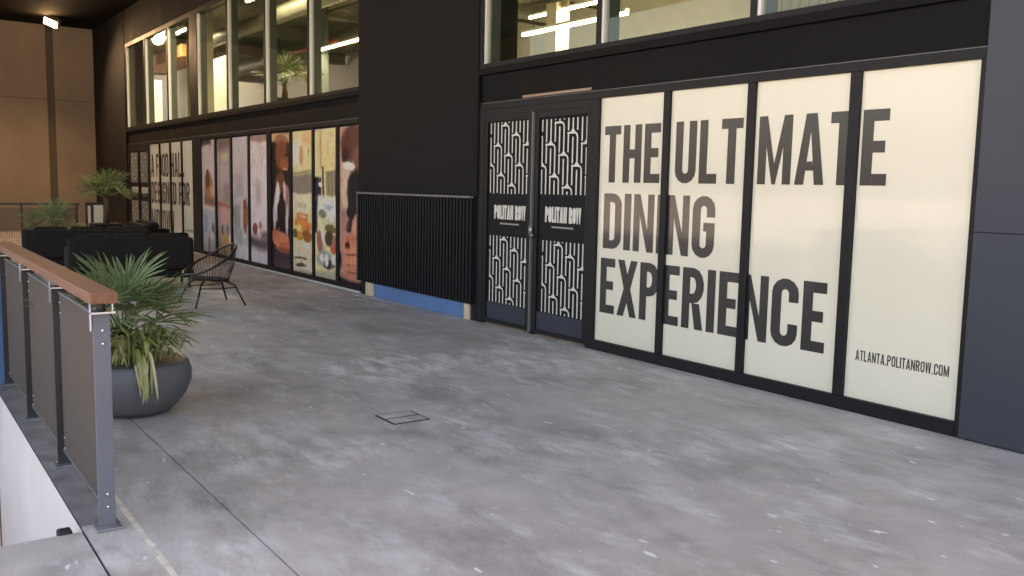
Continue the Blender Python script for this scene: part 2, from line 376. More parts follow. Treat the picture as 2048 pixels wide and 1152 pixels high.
# ================================================================== PIERS
WAIN = 1.47
def pier(x0, x1, label, ribs, left_end=True):
    p = empty('pier', ((x0+x1)/2, 0, 0), label, 'pier')
    box('core', 'frame', p, x0+.02, -.03, 0, x1-.02, .5, 6.09)
    box('cladding_panel', 'paint', p, x0, -.062, WAIN+.02, x1, -.0305, 6.085, bevel=.004)
    box('ledge_trim', 'trim', p, x0+.03, -.115, WAIN-.012, x1-.05, -.0625, WAIN+.012)
    box('ribbed_panel', 'rib', p, x0+.04, -.085, .20, x1-.06, -.031, WAIN-.014)
    box('edge_trim', 'trim', p, x0+.028, -.108, .20, x0+.038, -.031, WAIN-.014)
    if ribs:
        n = int((x1-x0-.12)/.075); first = None
        for i in range(n):
            xx = x0+.06+i*.075
            if first is None:
                first = MB().box(0, -.022, 0, .036, -.0005, WAIN-.22).build('rib', 'rib', p, off=(0, 0, 0), bevel=.006)
                first.location = Vector((xx, -.085, .203))-p.location
            else: 
                o = share(first, p, Vector((xx, -.085, .203))-p.location)
                md = o.modifiers.new('bevel', 'BEVEL'); md.width = .006; md.segments = 2
    return p
pm = pier(-12.06, -8.93, 'dark grey pier with black ribbed wainscot above bare blue sheathing', True)
box('sheathing_board', 'sheath', pm, -11.58, -.048, .004, -9.18, -.031, .196)
box('end_stud', 'stud', pm, -11.84, -.055, .003, -11.585, -.031, .197)
box('end_stud', 'stud', pm, -9.175, -.055, .003, -9.06, -.031, .197)
box('sheathing_lip', 'trim', pm, -11.84, -.058, .198, -10.2, -.0315, .2045)
pf = pier(-30.47, -26.42, 'dark pier in the far corner beside the tan end wall', False)
pr = empty('corner_pier', (-2, 0, 0), 'smooth blue grey painted pier next to the big slogan panels', 'pier')
box('core', 'frame', pr, -3.02, -.03, 0, 2.3, .5, 6.09)
pmat = mat('blue_grey_paint', (.030, .036, .050), .5, vary=.08, vscale=1.0, bump=.1, bscale=40)
box('cladding_panel', pmat, pr, -3.045, -.062, .012, 2.3, -.0305, 1.368, bevel=.003)
box('cladding_panel', pmat, pr, -3.045, -.062, 1.371, 2.3, -.0305, 6.085, bevel=.003)

# ================================================================== SHOPFRONTS
def door(sf, x0, x1, pats, logo, simple=False):
    y = -.004
    d = MB()
    for c in ((x0, .03, x0+.055, 2.40), (x1-.055, .03, x1, 2.40), (x0+.055, 2.33, x1-.055, 2.40), (x0+.055, .03, x1-.055, .07)):
        d.box(c[0], -.03, c[1], c[2], .03, c[3])
    d = d.build('door', 'frame', sf, bevel=.003)
    box('door_glass', 'doorfilm', d, x0+.0552, y, .262, x1-.0552, .02, 2.3298)
    box('kick_plate', 'kick', d, x0+.0552, -.010, .0702, x1-.0552, .02, .2615)
    for (a, b, z0, z1) in pats: maze(d, a, b, z0, z1, y-.002)
    a, b, z0, z1 = logo
    lettering('lettering', 'POLITAN ROW', 'white', d, a, b, z0, z1, y-.002, t=.215, gap=.035)
    u = MB(); n = 22
    for i in range(n):
        xx = a+(b-a)*.2+(b-a)*.6*i/n; u.quad((xx, y-.002, z0-.058), (xx+(b-a)*.6/n*.8, y-.002, z0-.058), (xx+(b-a)*.6/n*.8, y-.002, z0-.040), (xx, y-.002, z0-.040))
    u.build('small_print', 'greyink', d)
    return d
def maze(d, x0, x1, z0, z1, y):
    """interlocking tall arches with serifs, as printed on the door glass"""
    P = (x1-x0)/10.5; t = P*.28; mb = MB(); ly = [0]
    def q(a, b, c, e):     # rect clipped to the block
        a, b = max(a, x0), min(b, x1); c, e = max(c, z0), min(e, z1)
        if b-a > .002 and e-c > .002:
            yy = y-.0003*(ly[0] % 3); ly[0] += 1
            mb.quad((a, yy, c), (b, yy, c), (b, yy, e), (a, yy, e))
    def tri(pts):
        if all(x0-.012 <= p[0] <= x1+.012 and z0 <= p[1] <= z1 for p in pts):
            yy = y-.001; mb.quad(*[(p[0], yy, p[1]) for p in pts])
    def arcq(cx, cz, r0, r1, a0, a1, n=5):
        for k in range(n):
            u, v = R_(a0+(a1-a0)*k/n), R_(a0+(a1-a0)*(k+1)/n)
            pts = [(cx+r0*math.cos(u), cz+r0*math.sin(u)), (cx+r1*math.cos(u), cz+r1*math.sin(u)), (cx+r1*math.cos(v), cz+r1*math.sin(v)), (cx+r0*math.cos(v), cz+r0*math.sin(v))]
            tri(pts)
    for i in range(-8, 12):
        for j in range(-6, 10):
            xc = x0+P*(3.1+3*i-2*j); zt = z1-.03-.112*i-.222*j
            if xc < x0-4*P or xc > x1+2*P or zt < z0-.05 or zt > z1+.40: continue
            ra = P*.75
            q(xc-t/2, xc+t/2, zt-.205, zt-t*.9)                       # left side
            q(xc+2*P-t/2, xc+2*P+t/2, zt-.334, zt-ra)                 # right side, ends in the foot on the next cap
            q(xc+P-t/2, xc+P+t/2, zt-.318, zt-.050)                   # inner line
            q(xc-t*.8, xc+2*P+t/2-ra, zt-t*.9, zt)                    # cap
            arcq(xc+2*P+t/2-ra, zt-ra, ra-t, ra, 0, 90)
            tri([(xc+P-t*1.9, zt-.001), (xc+P-t*.45, zt-.001), (xc+P-t*.45, zt+t*1.5)])
            tri([(xc+P+t*.45, zt-.001), (xc+P+t*1.9, zt-.001), (xc+P+t*.45, zt+t*1.5)])
    mb.build('maze_print', 'white', d)
def pane(sf, x0, x1, z0, z1, m='cream', name='printed_pane'):
    return box(name, m, sf, x0, 0, z0, x1, .012, z1)

def shopfront(loc, label, jambs, mulls, x0, x1):
    sf = empty('shopfront', loc, label, 'shopfront')
    box('head_rail', 'frame', sf, x0, -.032, 2.473, x1, .06, 2.545, bevel=.003)
    box('back_panel', 'frame', sf, x0, .02, .10, x1, .06, 2.4725)
    for a, b in jambs: box('jamb', 'frame', sf, a, -.034, .0, b, .0195, 2.4725, bevel=.003)
    for a, b in mulls: box('mullion', 'frame', sf, a, -.030, .1025, b, .0195, 2.4725, bevel=.003)
    return sf
# near shopfront
near_panes = ((-6.81, -5.935), (-5.858, -4.984), (-4.906, -4.041), (-3.955, -3.092))
sf = shopfront((-6, 0, 0), 'shopfront with large cream slogan panels and black patterned double doors', ((-8.93, -8.82), (-6.925, -6.8102), (-3.0918, -3.047)),
               ((-5.9348, -5.8582), (-4.9838, -4.9062), (-4.0408, -3.9552)), -8.93, -3.047)
box('bottom_rail', 'frame', sf, -6.81, -.036, 0, -3.092, .06, .1005, bevel=.003)
for a, b in near_panes: pane(sf, a, b, .1008, 2.4727)
YL = -.0015
lettering('lettering', 'THE ULTIMATE', 'ink', sf, -6.745, -3.725, 1.66, 2.20, YL)
lettering('lettering', 'DINING', 'ink', sf, -6.73, -5.295, 1.02, 1.555, YL)
lettering('lettering', 'EXPERIENCE', 'ink', sf, -6.75, -4.15, .385, .925, YL)
lettering('small_lettering', 'ATLANTA.POLITANROW.COM', 'ink', sf, -3.878, -3.168, .385, .462, YL, t=.13, gap=.09)
door(sf, -8.815, -7.905, ((-8.725, -7.985, 1.52, 2.32), (-8.71, -7.985, .27, 1.04)), (-8.63, -8.02, 1.232, 1.392))
door(sf, -7.835, -6.93, ((-7.752, -6.985, 1.53, 2.31), (-7.70, -7.0, .27, 1.04)), (-7.668, -7.07, 1.235, 1.40))
box('astragal', 'trim', sf, -7.885, -.045, .03, -7.868, -.012, 2.40)
lk = MB().tube([(-7.86, -.05, 1.09), (-7.86, -.05, 1.19)], .024, 10).tube([(-7.84, -.065, 1.06), (-7.80, -.07, 1.10)], .012, 8).build('door_lock', 'steel', sf, smooth=True)
box('door_meeting_post', 'frame', sf, -7.904, -.012, .0, -7.836, .0195, 2.40)
box('transom', 'frame', sf, -8.8195, -.028, 2.4005, -6.9255, .0195, 2.4725)
# far shopfront
far_panes = ((-24.15, -23.22), (-23.14, -22.28), (-22.20, -21.32), (-21.24, -20.40))
edges = [-19.80, -18.82, -17.84, -16.83, -15.77, -14.75, -13.81, -12.88, -12.06]
gaps = [.0, .10, .09, .085, .19, .09, .075, .095, .0]
photo = [(edges[i]+gaps[i]/2, edges[i+1]-gaps[i+1]/2) for i in range(8)]
fs = shopfront((-19, 0, 0), 'long far shopfront with slogan panes, doors and a printed food hall photograph', ((-26.42, -26.30), (-24.26, -24.1502), (-20.3998, -19.8002)),
               ((-23.2198, -23.1402), (-22.2798, -22.2002), (-21.3198, -21.2402))+tuple((photo[i][1]+.0002, photo[i+1][0]-.0002) for i in range(7)), -26.42, -12.062)
box('bottom_rail', 'frame', fs, -24.15, -.036, .03, -12.062, .06, .1005)
box('threshold_strip', 'alum', fs, -24.15, -.05, .002, -12.062, .05, .028)
for a, b in far_panes: pane(fs, a, b, .1008, 2.4727)
lettering('lettering', 'A FOOD HALL', 'ink', fs, -24.07, -21.15, 1.67, 2.23, YL)
lettering('lettering', 'DESIGNED FOR', 'ink', fs, -24.10, -20.74, 1.02, 1.55, YL)
lettering('lettering', 'MIDTOWN', 'ink', fs, -24.10, -22.08, .33, .87, YL)
lettering('small_lettering', 'ATLANTA.POLITANROW.COM', 'ink', fs, -21.18, -20.45, .44, .50, YL, t=.13, gap=.09)
door(fs, -26.295, -25.31, ((-26.20, -25.38, 1.52, 2.31), (-26.20, -25.38, .27, 1.04)), (-26.12, -25.46, 1.235, 1.40))
door(fs, -25.24, -24.265, ((-25.15, -24.35, 1.52, 2.31), (-25.15, -24.35, .27, 1.04)), (-25.07, -24.43, 1.235, 1.40))
box('transom', 'frame', fs, -26.2995, -.028, 2.4005, -24.2605, .0195, 2.4725)
box('door_meeting_post', 'frame', fs, -25.309, -.014, 0, -25.241, .0195, 2.40)

# the printed photograph: one print cut across eight panes (soft colour fields of people and food counters)
INK = [
('r',-19.38,1.28,0.513,1.381,0.669,0.603,0.668,0.02), ('r',-19.50,2.50,0.325,0.171,0.080,0.055,0.053,0.05),
('e',-19.36,1.46,0.280,0.328,0.457,0.208,0.123,0.30), ('e',-19.43,1.66,0.151,0.197,0.139,0.055,0.035,0.30),
('e',-19.15,1.34,0.127,0.163,0.718,0.457,0.314,0.30), ('r',-19.31,1.18,0.365,0.090,0.281,0.168,0.130,0.06),
('r',-19.34,1.03,0.458,0.033,0.794,0.685,0.677,0.02), ('r',-19.37,0.45,0.461,0.540,0.564,0.611,0.762,0.02),
('r',-19.57,0.68,0.121,0.184,0.396,0.444,0.598,0.06), ('e',-19.09,0.59,0.085,0.164,0.180,0.168,0.220,0.30),
('e',-19.38,0.24,0.065,0.167,0.115,0.127,0.201,0.30), ('e',-19.16,0.45,0.106,0.086,0.820,0.820,0.820,0.30),
('r',-18.35,1.27,0.518,1.352,0.509,0.431,0.457,0.02), ('r',-18.30,2.38,0.463,0.154,0.253,0.183,0.176,0.15),
('e',-18.28,2.07,0.215,0.081,0.638,0.635,0.487,0.30), ('r',-18.37,1.76,0.222,0.188,0.593,0.527,0.565,0.10),
('r',-18.10,1.38,0.265,0.186,0.408,0.324,0.338,0.10), ('r',-18.34,1.11,0.493,0.039,0.608,0.175,0.104,0.03),
('r',-18.33,0.86,0.306,0.174,0.802,0.471,0.472,0.08), ('e',-18.49,0.55,0.070,0.160,0.139,0.103,0.117,0.30),
('e',-18.17,0.63,0.068,0.113,0.271,0.234,0.303,0.30), ('r',-18.22,0.32,0.343,0.190,0.669,0.406,0.176,0.08),
('e',-18.37,0.18,0.060,0.115,0.227,0.140,0.071,0.30), ('e',-18.02,0.45,0.077,0.107,0.820,0.820,0.820,0.30),
('r',-17.34,1.26,0.495,1.322,0.701,0.651,0.724,0.02), ('r',-17.44,1.52,0.250,0.241,0.536,0.485,0.533,0.12),
('r',-17.57,0.92,0.184,0.229,0.374,0.406,0.402,0.10), ('e',-17.10,0.92,0.132,0.329,0.408,0.161,0.098,0.30),
('e',-17.15,1.15,0.080,0.107,0.211,0.077,0.049,0.30), ('e',-17.12,0.53,0.160,0.042,0.820,0.820,0.820,0.30),
('r',-17.50,0.53,0.230,0.138,0.444,0.499,0.533,0.08), ('r',-17.36,0.17,0.431,0.199,0.734,0.754,0.820,0.06),
('r',-17.25,1.92,0.098,0.163,0.608,0.557,0.615,0.10), ('r',-16.38,1.26,0.472,1.291,0.820,0.754,0.820,0.02),
('r',-16.36,1.37,0.131,0.186,0.564,0.513,0.565,0.12), ('r',-16.34,2.44,0.467,0.106,0.432,0.313,0.281,0.03),
('e',-16.58,0.74,0.135,0.117,0.374,0.114,0.123,0.30), ('e',-16.29,0.81,0.098,0.063,0.564,0.272,0.292,0.30),
('r',-16.40,0.47,0.476,0.124,0.180,0.127,0.152,0.12), ('r',-16.10,0.63,0.181,0.064,0.244,0.153,0.168,0.08),
('r',-16.41,0.13,0.478,0.161,0.734,0.702,0.801,0.06), ('r',-15.35,1.17,0.556,1.338,0.028,0.017,0.019,0.02),
('r',-15.23,2.37,0.462,0.080,0.718,0.527,0.338,0.04), ('e',-15.23,2.32,0.291,0.107,0.396,0.208,0.117,0.30),
('e',-15.20,2.05,0.291,0.267,0.271,0.097,0.053,0.30), ('e',-15.09,1.89,0.187,0.107,0.396,0.146,0.081,0.30),
('e',-14.98,2.07,0.071,0.026,0.041,0.015,0.013,0.30), ('e',-15.03,1.81,0.100,0.016,0.718,0.457,0.402,0.30),
('e',-15.27,1.59,0.220,0.162,0.211,0.077,0.045,0.30), ('e',-14.95,2.20,0.085,0.105,0.080,0.038,0.029,0.30),
('e',-15.41,1.26,0.134,0.328,0.820,0.772,0.801,0.15), ('e',-15.01,1.25,0.172,0.295,0.396,0.234,0.259,0.20),
('e',-15.25,1.10,0.191,0.326,0.013,0.012,0.019,0.10), ('e',-15.42,1.40,0.060,0.164,0.820,0.820,0.820,0.30),
('e',-15.09,1.43,0.065,0.161,0.751,0.527,0.549,0.30), ('e',-15.55,1.04,0.061,0.359,0.669,0.603,0.724,0.30),
('e',-14.99,0.95,0.057,0.242,0.718,0.651,0.724,0.30), ('e',-15.27,0.59,0.399,0.159,0.802,0.302,0.168,0.20),
('e',-15.06,0.52,0.290,0.065,0.669,0.225,0.130,0.30), ('e',-15.50,0.66,0.166,0.111,0.669,0.243,0.144,0.30),
('r',-15.32,0.11,0.503,0.277,0.067,0.041,0.066,0.05), ('e',-15.21,0.43,0.368,0.049,0.396,0.127,0.076,0.30),
('r',-14.33,1.17,0.466,1.294,0.820,0.754,0.472,0.02), ('e',-14.53,2.10,0.230,0.206,0.820,0.820,0.820,0.20),
('e',-14.36,2.04,0.080,0.154,0.669,0.457,0.229,0.30), ('e',-14.07,2.31,0.193,0.151,0.802,0.603,0.363,0.30),
('r',-14.32,1.77,0.464,0.019,0.457,0.335,0.206,0.02), ('r',-14.32,1.58,0.465,0.161,0.320,0.292,0.259,0.04),
('r',-14.33,1.26,0.466,0.152,0.820,0.791,0.615,0.04), ('e',-14.28,1.24,0.199,0.052,0.638,0.572,0.472,0.30),
('r',-14.31,1.04,0.233,0.062,0.718,0.161,0.053,0.02), ('r',-14.30,1.05,0.160,0.028,0.820,0.603,0.338,0.02),
('e',-14.30,0.90,0.399,0.104,0.820,0.335,0.110,0.30), ('e',-14.49,0.84,0.136,0.053,0.820,0.772,0.281,0.30),
('e',-14.13,0.73,0.223,0.103,0.396,0.153,0.057,0.30), ('e',-14.46,0.70,0.163,0.079,0.669,0.335,0.098,0.30),
('e',-14.63,0.73,0.097,0.079,0.244,0.153,0.081,0.30), ('r',-14.34,0.24,0.470,0.361,0.802,0.737,0.565,0.03),
('r',-14.38,0.33,0.253,0.016,0.059,0.038,0.038,0.01), ('e',-14.37,0.21,0.243,0.032,0.115,0.092,0.081,0.30),
('e',-14.10,0.58,0.131,0.041,0.820,0.820,0.820,0.30), ('r',-14.35,0.01,0.471,0.125,0.396,0.369,0.292,0.05),
('r',-13.38,1.18,0.480,1.252,0.820,0.754,0.472,0.02), ('e',-13.28,1.97,0.295,0.193,0.820,0.737,0.402,0.30),
('r',-13.54,2.15,0.036,0.293,0.638,0.457,0.254,0.01), ('r',-13.47,1.62,0.036,0.257,0.059,0.041,0.035,0.01),
('r',-13.14,1.61,0.236,0.192,0.396,0.346,0.249,0.02), ('r',-13.26,1.61,0.018,0.194,0.203,0.175,0.130,0.01),
('r',-13.13,1.61,0.017,0.192,0.211,0.183,0.130,0.01), ('r',-13.00,1.61,0.017,0.191,0.211,0.183,0.130,0.01),
('r',-13.70,1.52,0.158,0.168,0.045,0.032,0.062,0.03), ('e',-13.58,1.57,0.086,0.040,0.820,0.820,0.820,0.30),
('r',-13.77,1.08,0.097,0.277,0.036,0.024,0.062,0.05), ('r',-13.28,1.18,0.383,0.208,0.802,0.820,0.820,0.04),
('e',-13.22,1.22,0.177,0.049,0.457,0.572,0.801,0.30), ('e',-13.49,1.09,0.146,0.074,0.244,0.262,0.211,0.30),
('e',-13.10,1.13,0.116,0.097,0.820,0.820,0.820,0.30), ('e',-13.34,0.97,0.239,0.064,0.669,0.737,0.472,0.30),
('e',-13.17,0.88,0.200,0.073,0.203,0.175,0.081,0.30), ('e',-13.59,0.66,0.123,0.175,0.396,0.161,0.160,0.30),
('e',-13.46,0.77,0.061,0.149,0.820,0.820,0.820,0.30), ('e',-13.22,0.71,0.178,0.123,0.071,0.052,0.038,0.30),
('e',-13.02,0.65,0.104,0.146,0.396,0.234,0.160,0.30), ('e',-13.08,0.55,0.093,0.073,0.718,0.120,0.081,0.30),
('e',-13.41,0.40,0.303,0.125,0.396,0.457,0.443,0.30), ('e',-13.50,0.42,0.098,0.060,0.820,0.820,0.820,0.30),
('e',-13.23,0.31,0.238,0.074,0.045,0.052,0.045,0.30), ('e',-13.34,0.38,0.084,0.099,0.820,0.820,0.820,0.30),
('e',-13.05,0.38,0.093,0.073,0.802,0.772,0.820,0.30), ('r',-13.39,0.07,0.485,0.144,0.496,0.471,0.389,0.05),
('r',-12.43,1.19,0.470,1.254,0.564,0.335,0.292,0.02), ('e',-12.39,2.19,0.424,0.296,0.152,0.068,0.057,0.15),
('e',-12.65,2.01,0.131,0.139,0.080,0.035,0.032,0.30), ('e',-12.23,1.98,0.208,0.204,0.244,0.103,0.087,0.30),
('r',-12.64,1.52,0.124,0.374,0.718,0.587,0.472,0.03), ('e',-12.52,1.85,0.194,0.060,0.820,0.820,0.820,0.20),
('e',-12.28,1.43,0.284,0.390,0.013,0.014,0.023,0.10), ('e',-12.43,1.15,0.183,0.116,0.021,0.017,0.026,0.30),
('e',-12.71,1.05,0.133,0.166,0.523,0.282,0.281,0.30), ('e',-12.51,0.96,0.130,0.094,0.059,0.032,0.038,0.30),
('e',-12.17,0.89,0.250,0.253,0.802,0.369,0.281,0.15), ('e',-12.49,0.73,0.217,0.117,0.718,0.272,0.176,0.30),
('e',-12.57,0.68,0.077,0.061,0.080,0.032,0.029,0.30), ('e',-12.33,0.58,0.373,0.079,0.820,0.358,0.229,0.30),
('e',-12.33,0.55,0.320,0.019,0.396,0.140,0.098,0.30), ('e',-12.33,0.45,0.374,0.070,0.785,0.324,0.211,0.30),
('e',-12.33,0.39,0.320,0.016,0.341,0.120,0.087,0.30), ('e',-12.33,0.33,0.353,0.061,0.734,0.292,0.193,0.30),
('e',-12.33,0.28,0.299,0.014,0.290,0.097,0.071,0.30), ('e',-12.44,0.21,0.293,0.052,0.669,0.252,0.176,0.30),
('r',-12.43,0.05,0.474,0.116,0.023,0.017,0.032,0.04), ('e',-12.82,0.42,0.079,0.144,0.059,0.026,0.029,0.30),
]
def ink_at(X, Z):
    X, Z = X+.016*np.sin(5.1*Z+3*X)+.008*np.sin(17*Z-7*X), Z+.02*np.sin(5*X+3*Z)
    C = np.zeros(X.shape+(3,)); C[:] = (.5, .45, .42)
    for k, cx, cz, rx, rz, r, g, b, s in INK:
        r, g, b = r*.9, g*.82, b*.74
        if k == 'r':
            d = np.maximum(np.abs(X-cx)-rx, np.abs(Z-cz)-rz); a = np.clip(.5-d/max(s, .004)/1.6, 0, 1)
        else:
            d = np.sqrt(((X-cx)/rx)**2+((Z-cz)/rz)**2); s = max(s*1.1, .28); a = np.clip((1+s*.5-d)/s, 0, 1)
        a = a*a*(3-2*a)
        C = C*(1-a[..., None])+np.array((r, g, b))*a[..., None]
    return C
rs = np.random.RandomState(5)
for (a, b) in photo:
    nx, nz = 44, 150; xs = np.linspace(a, b, nx+1); zs = np.linspace(.1008, 2.445, nz+1)
    X, Z = np.meshgrid(xs, zs)
    jx = np.interp(Z, np.linspace(0, 2.5, 30), rs.randn(30)*.006); C = ink_at(X+jx, Z)
    for _ in range(110):      # small-scale detail of the photograph
        cx, cz = rs.uniform(a, b), rs.uniform(.1, 2.4); rx, rz = rs.uniform(.015, .07), rs.uniform(.02, .12)
        al = np.clip(1.3-np.sqrt(((X-cx)/rx)**2+((Z-cz)/rz)**2), 0, 1)[..., None]*rs.uniform(.2, .6)
        ii = min(nz, int((cz-.1)/2.345*nz)); jj = min(nx, int((cx-a)/(b-a)*nx))
        C = C*(1-al)+al*np.clip(C[ii, jj]*rs.uniform(.55, 1.35)*np.array((rs.uniform(.95, 1.08), 1, rs.uniform(.92, 1.05))), 0, .85)
    nzs = rs.randn(nz+1, nx+1); nzs = (nzs+np.roll(nzs, 1, 0)+np.roll(nzs, 1, 1)+np.roll(nzs, -1, 0)+np.roll(nzs, -1, 1))/2.2
    C = 1.16*np.power(np.maximum(C, 1e-4), 1.12)
    C = np.clip(C*(1+.05*nzs[..., None]), .004, .85)
    vs = [(x+19, 0.0, z) for z, x in zip(Z.ravel(), X.ravel())]
    fc = [(j*(nx+1)+i, j*(nx+1)+i+1, (j+1)*(nx+1)+i+1, (j+1)*(nx+1)+i) for j in range(nz) for i in range(nx)]
    n0 = len(vs)
    vs += [(a+19, .012, .1008), (b+19, .012, .1008), (b+19, .012, 2.445), (a+19, .012, 2.445)]
    c0, c1, c2, c3 = 0, nx, nz*(nx+1)+nx, nz*(nx+1)
    fc += [(n0+3, n0+2, n0+1, n0), (n0, n0+1, c1, c0), (n0+1, n0+2, c2, c1), (n0+2, n0+3, c3, c2), (n0+3, n0, c0, c3)]
    me = bpy.data.meshes.new('photo_pane'); me.from_pydata(vs, [], fc); me.update()
    at = me.color_attributes.new('ink', 'FLOAT_COLOR', 'POINT')
    cc = np.ones((len(vs), 4)); cc[:n0, :3] = C.reshape(-1, 3); cc[n0:, :3] = .1
    at.data.foreach_set('color', cc.ravel()); me.materials.append(MT['ink_photo'])
    o = bpy.data.objects.new('photo_pane', me); col.objects.link(o); o.parent = fs

# ================================================================== FASCIA AND UPPER WINDOW BANDS
def fascia(x0, x1, label):
    f = empty('fascia', ((x0+x1)/2, 0, 2.55), label, 'fascia')
    box('fascia_panel', 'fascia', f, x0, -.012, 2.5455, x1, .3, 2.865, bevel=.003)
    box('sill_ledge', 'fascia', f, x0, -.060, 2.8655, x1, .3, 2.94, bevel=.004)
    box('drip_edge', 'trim', f, x0, -.020, 2.5452, x1, -.0125, 2.552)
    return f
f1 = fascia(-8.928, -3.047, 'black fascia band above the near doors and slogan panels')
box('reflection_streak', 'streak', f1, -8.10, -.021, 2.562, -6.95, -.0125, 2.588)  # added strip imitating a streak of light reflected above the doors
f2 = fascia(-26.42, -12.062, 'black fascia band above the far shopfront panes')
def window_band(x0, x1, mulls, label):
    wb = empty('window_band', ((x0+x1)/2, 0, 2.95), label, 'window')
    box('sill', 'frame', wb, x0, -.045, 2.9405, x1, .12, 2.99)
    box('head', 'frame', wb, x0, -.045, 5.10, x1, .12, 5.20)
    box('header_wall', 'paint', wb, x0, -.05, 5.2005, x1, .3, 6.09)
    for i, (a, b) in enumerate(mulls): box('mullion', 'frame', wb, a, -.045, 2.9905, b, .12, 5.0995)
    for i in range(len(mulls)-1):
        a, b = mulls[i][1]+.0004, mulls[i+1][0]-.0004
        box('lit_edge_strip', 'alum', wb, a, -.030, 2.991, a+.035, .03, 5.099)  # pale strip added to imitate light caught on the mullion's inner edge
        box('glass_pane', 'glass', wb, a+.0355, .0, 2.991, b, .008, 5.099)
        box('reveal', 'panelblue', wb, a, .031, 2.991, a+.045, .16, 5.099)
    return wb
window_band(-8.928, -3.047, ((-8.928, -8.855), (-6.875, -6.815), (-4.985, -4.925), (-3.09, -3.047)), 'upper windows over the near shopfront showing pipes and a light tube')
window_band(-26.42, -12.062, ((-26.42, -26.33), (-24.36, -24.30), (-22.27, -22.21), (-20.43, -19.90), (-17.96, -17.90), (-15.91, -15.85), (-13.97, -13.91), (-12.10, -12.062)), 'upper windows over the far shopfront with lit rooms behind')

# rooms behind the upper windows
up = MB().box(-46, .31, 2.6, -2, 9, 2.86).build('upper_floor', 'rfloor'); tag(up, kind='structure')
uc = MB().box(-46, .31, 6.35, -2, 9.2, 6.6).build('upper_ceiling', 'rceil'); tag(uc, kind='structure')
ub = empty('upper_room_wall', (-20, 8.9, 2.86), 'pale back wall of the upper rooms seen through the windows', 'wall')
box('wall_panel', 'rwhite', ub, -46, 8.9, 2.861, -26, 9.1, 6.349)
box('wall_panel', 'rwall', ub, -26, 8.9, 2.861, -2.1, 9.1, 6.349)
box('wall_panel', 'rwall', ub, -2.1, .31, 2.861, -2, 8.9, 6.349)
pt = empty('partition', (-28, 2.2, 2.86), 'white partition behind the far upper window panes', 'wall')
box('wall_panel', 'rwhite', pt, -33.0, 2.6, 2.861, -25.6, 2.75, 5.15)
box('wood_soffit', 'rwood', pt, -33.0, 1.9, 5.25, -28.0, 2.9, 5.6)
pt2 = empty('partition', (-6.6, 3, 2.86), 'cream ribbed partition behind the upper pane beside the corner pier', 'wall')
for i in range(16): box('batten', 'rcol', pt2, -7.5+i*.13, 3.0, 2.861, -7.5+i*.13+.10, 3.1, 6.3)
for k, (x, y, m, s, lb) in enumerate(((-11.35, 1.9, 'rcol', .28, 'beige square column inside the room over the black doors'), (-15.5, 6.2, 'rcol', .35, 'beige square column deep inside the upper room'),
                     (-25.2, 1.6, 'rcol', .55, 'broad beige column inside the middle of the far windows'), (-31.0, 1.5, 'rwhite', .35, 'bright white column at the end of the far windows'),
                     (-22.0, 3.6, 'panelblue', .4, 'grey green column inside the far windows beside foliage'))):
    c = empty('column', (x, y, 2.86), lb, 'column')
    box('shaft', m, c, x-s/2, y-s/2, 2.98, x+s/2, y+s/2, 6.349); box('base_trim', 'pipe', c, x-s/2-.02, y-s/2-.02, 2.861, x+s/2+.02, y+s/2+.02, 2.98)
rnd = random.Random(11)
for k in range(9):
    x = -40+k*4.2
    b = MB().box(x-.12, .6, 5.95, x+.12, 8.8, 6.02).box(x-.03, .6, 6.02, x+.03, 8.8, 6.28).box(x-.12, .6, 6.28, x+.12, 8.8, 6.345).build('ceiling_beam', 'rceil')
    tag(b, 'steel ceiling beam crossing the upper room', 'beam', 'ceiling beams in the upper rooms')
for k, (y, z, r, lb) in enumerate(((2.3, 5.55, .20, 'round grey duct under the upper ceiling close to the windows'), (5.2, 5.6, .26, 'wide round duct running deep in the upper room'))):
    dct = MB().tube([(x, y+.02*math.sin(x), z) for x in np.linspace(-40, -4, 37)], r, 14).build('air_duct', 'duct', smooth=True)
    tag(dct, lb, 'duct')
for k in range(14):
    y = 1.2+rnd.random()*6; z = 5.3+rnd.random()*.6; x = -30+rnd.random()*22; L = 2+rnd.random()*5
    pts = [(x, y, z), (x+L*.5, y+.1*rnd.random(), z-.03), (x+L, y, z)] if k % 3 else [(x, .8, z), (x+.3, 4, z+.05), (x+.2, 8, z)]
    pp = MB().tube(pts, .03+.05*rnd.random(), 8).build('ceiling_pipe', 'red' if k == 4 else 'pipe', smooth=True)
    tag(pp, 'red pipe under the upper ceiling' if k == 4 else 'dark pipe hanging under the upper ceiling', 'pipe', None if k == 4 else 'pipes under the upper ceiling')
rp = MB().tube([(-9.6, 3.2, 4.72), (-8.6, 3.25, 4.70), (-7.9, 3.2, 4.55)], .05, 8).build('sprinkler_pipe', 'red', smooth=True); tag(rp, 'short orange red pipe behind the second near upper pane', 'pipe')
def linear_light(x0, x1, y, z, W, label):
    t = empty('linear_light', ((x0+x1)/2, y, z), label, 'light')
    box('housing', 'alum', t, x0, y-.04, z+.022, x1, y+.04, z+.07)
    box('light_tube', 'led', t, x0+.01, y-.03, z-.02, x1-.01, y+.03, z+.02)
    MB().tube([(x0+.3, y, z+.07), (x0+.3, y, 6.34)], .006, 6).build('hanger', 'pipe', t); MB().tube([(x1-.3, y, z+.07), (x1-.3, y, 6.34)], .006, 6).build('hanger', 'pipe', t)
    a = bpy.data.lights.new('light_tube_glow', 'AREA'); a.shape = 'RECTANGLE'; a.size = x1-x0; a.size_y = .08; a.energy = W; a.color = (1, .94, .76)
    ao = bpy.data.objects.new('light_tube_glow', a); col.objects.link(ao); ao.parent = t; ao.location = (0, 0, -.03)
    return t
LW = 30
linear_light(-13.0, -10.35, 3.5, 4.21, LW, 'glowing light tube hanging behind the panes over the black doors')
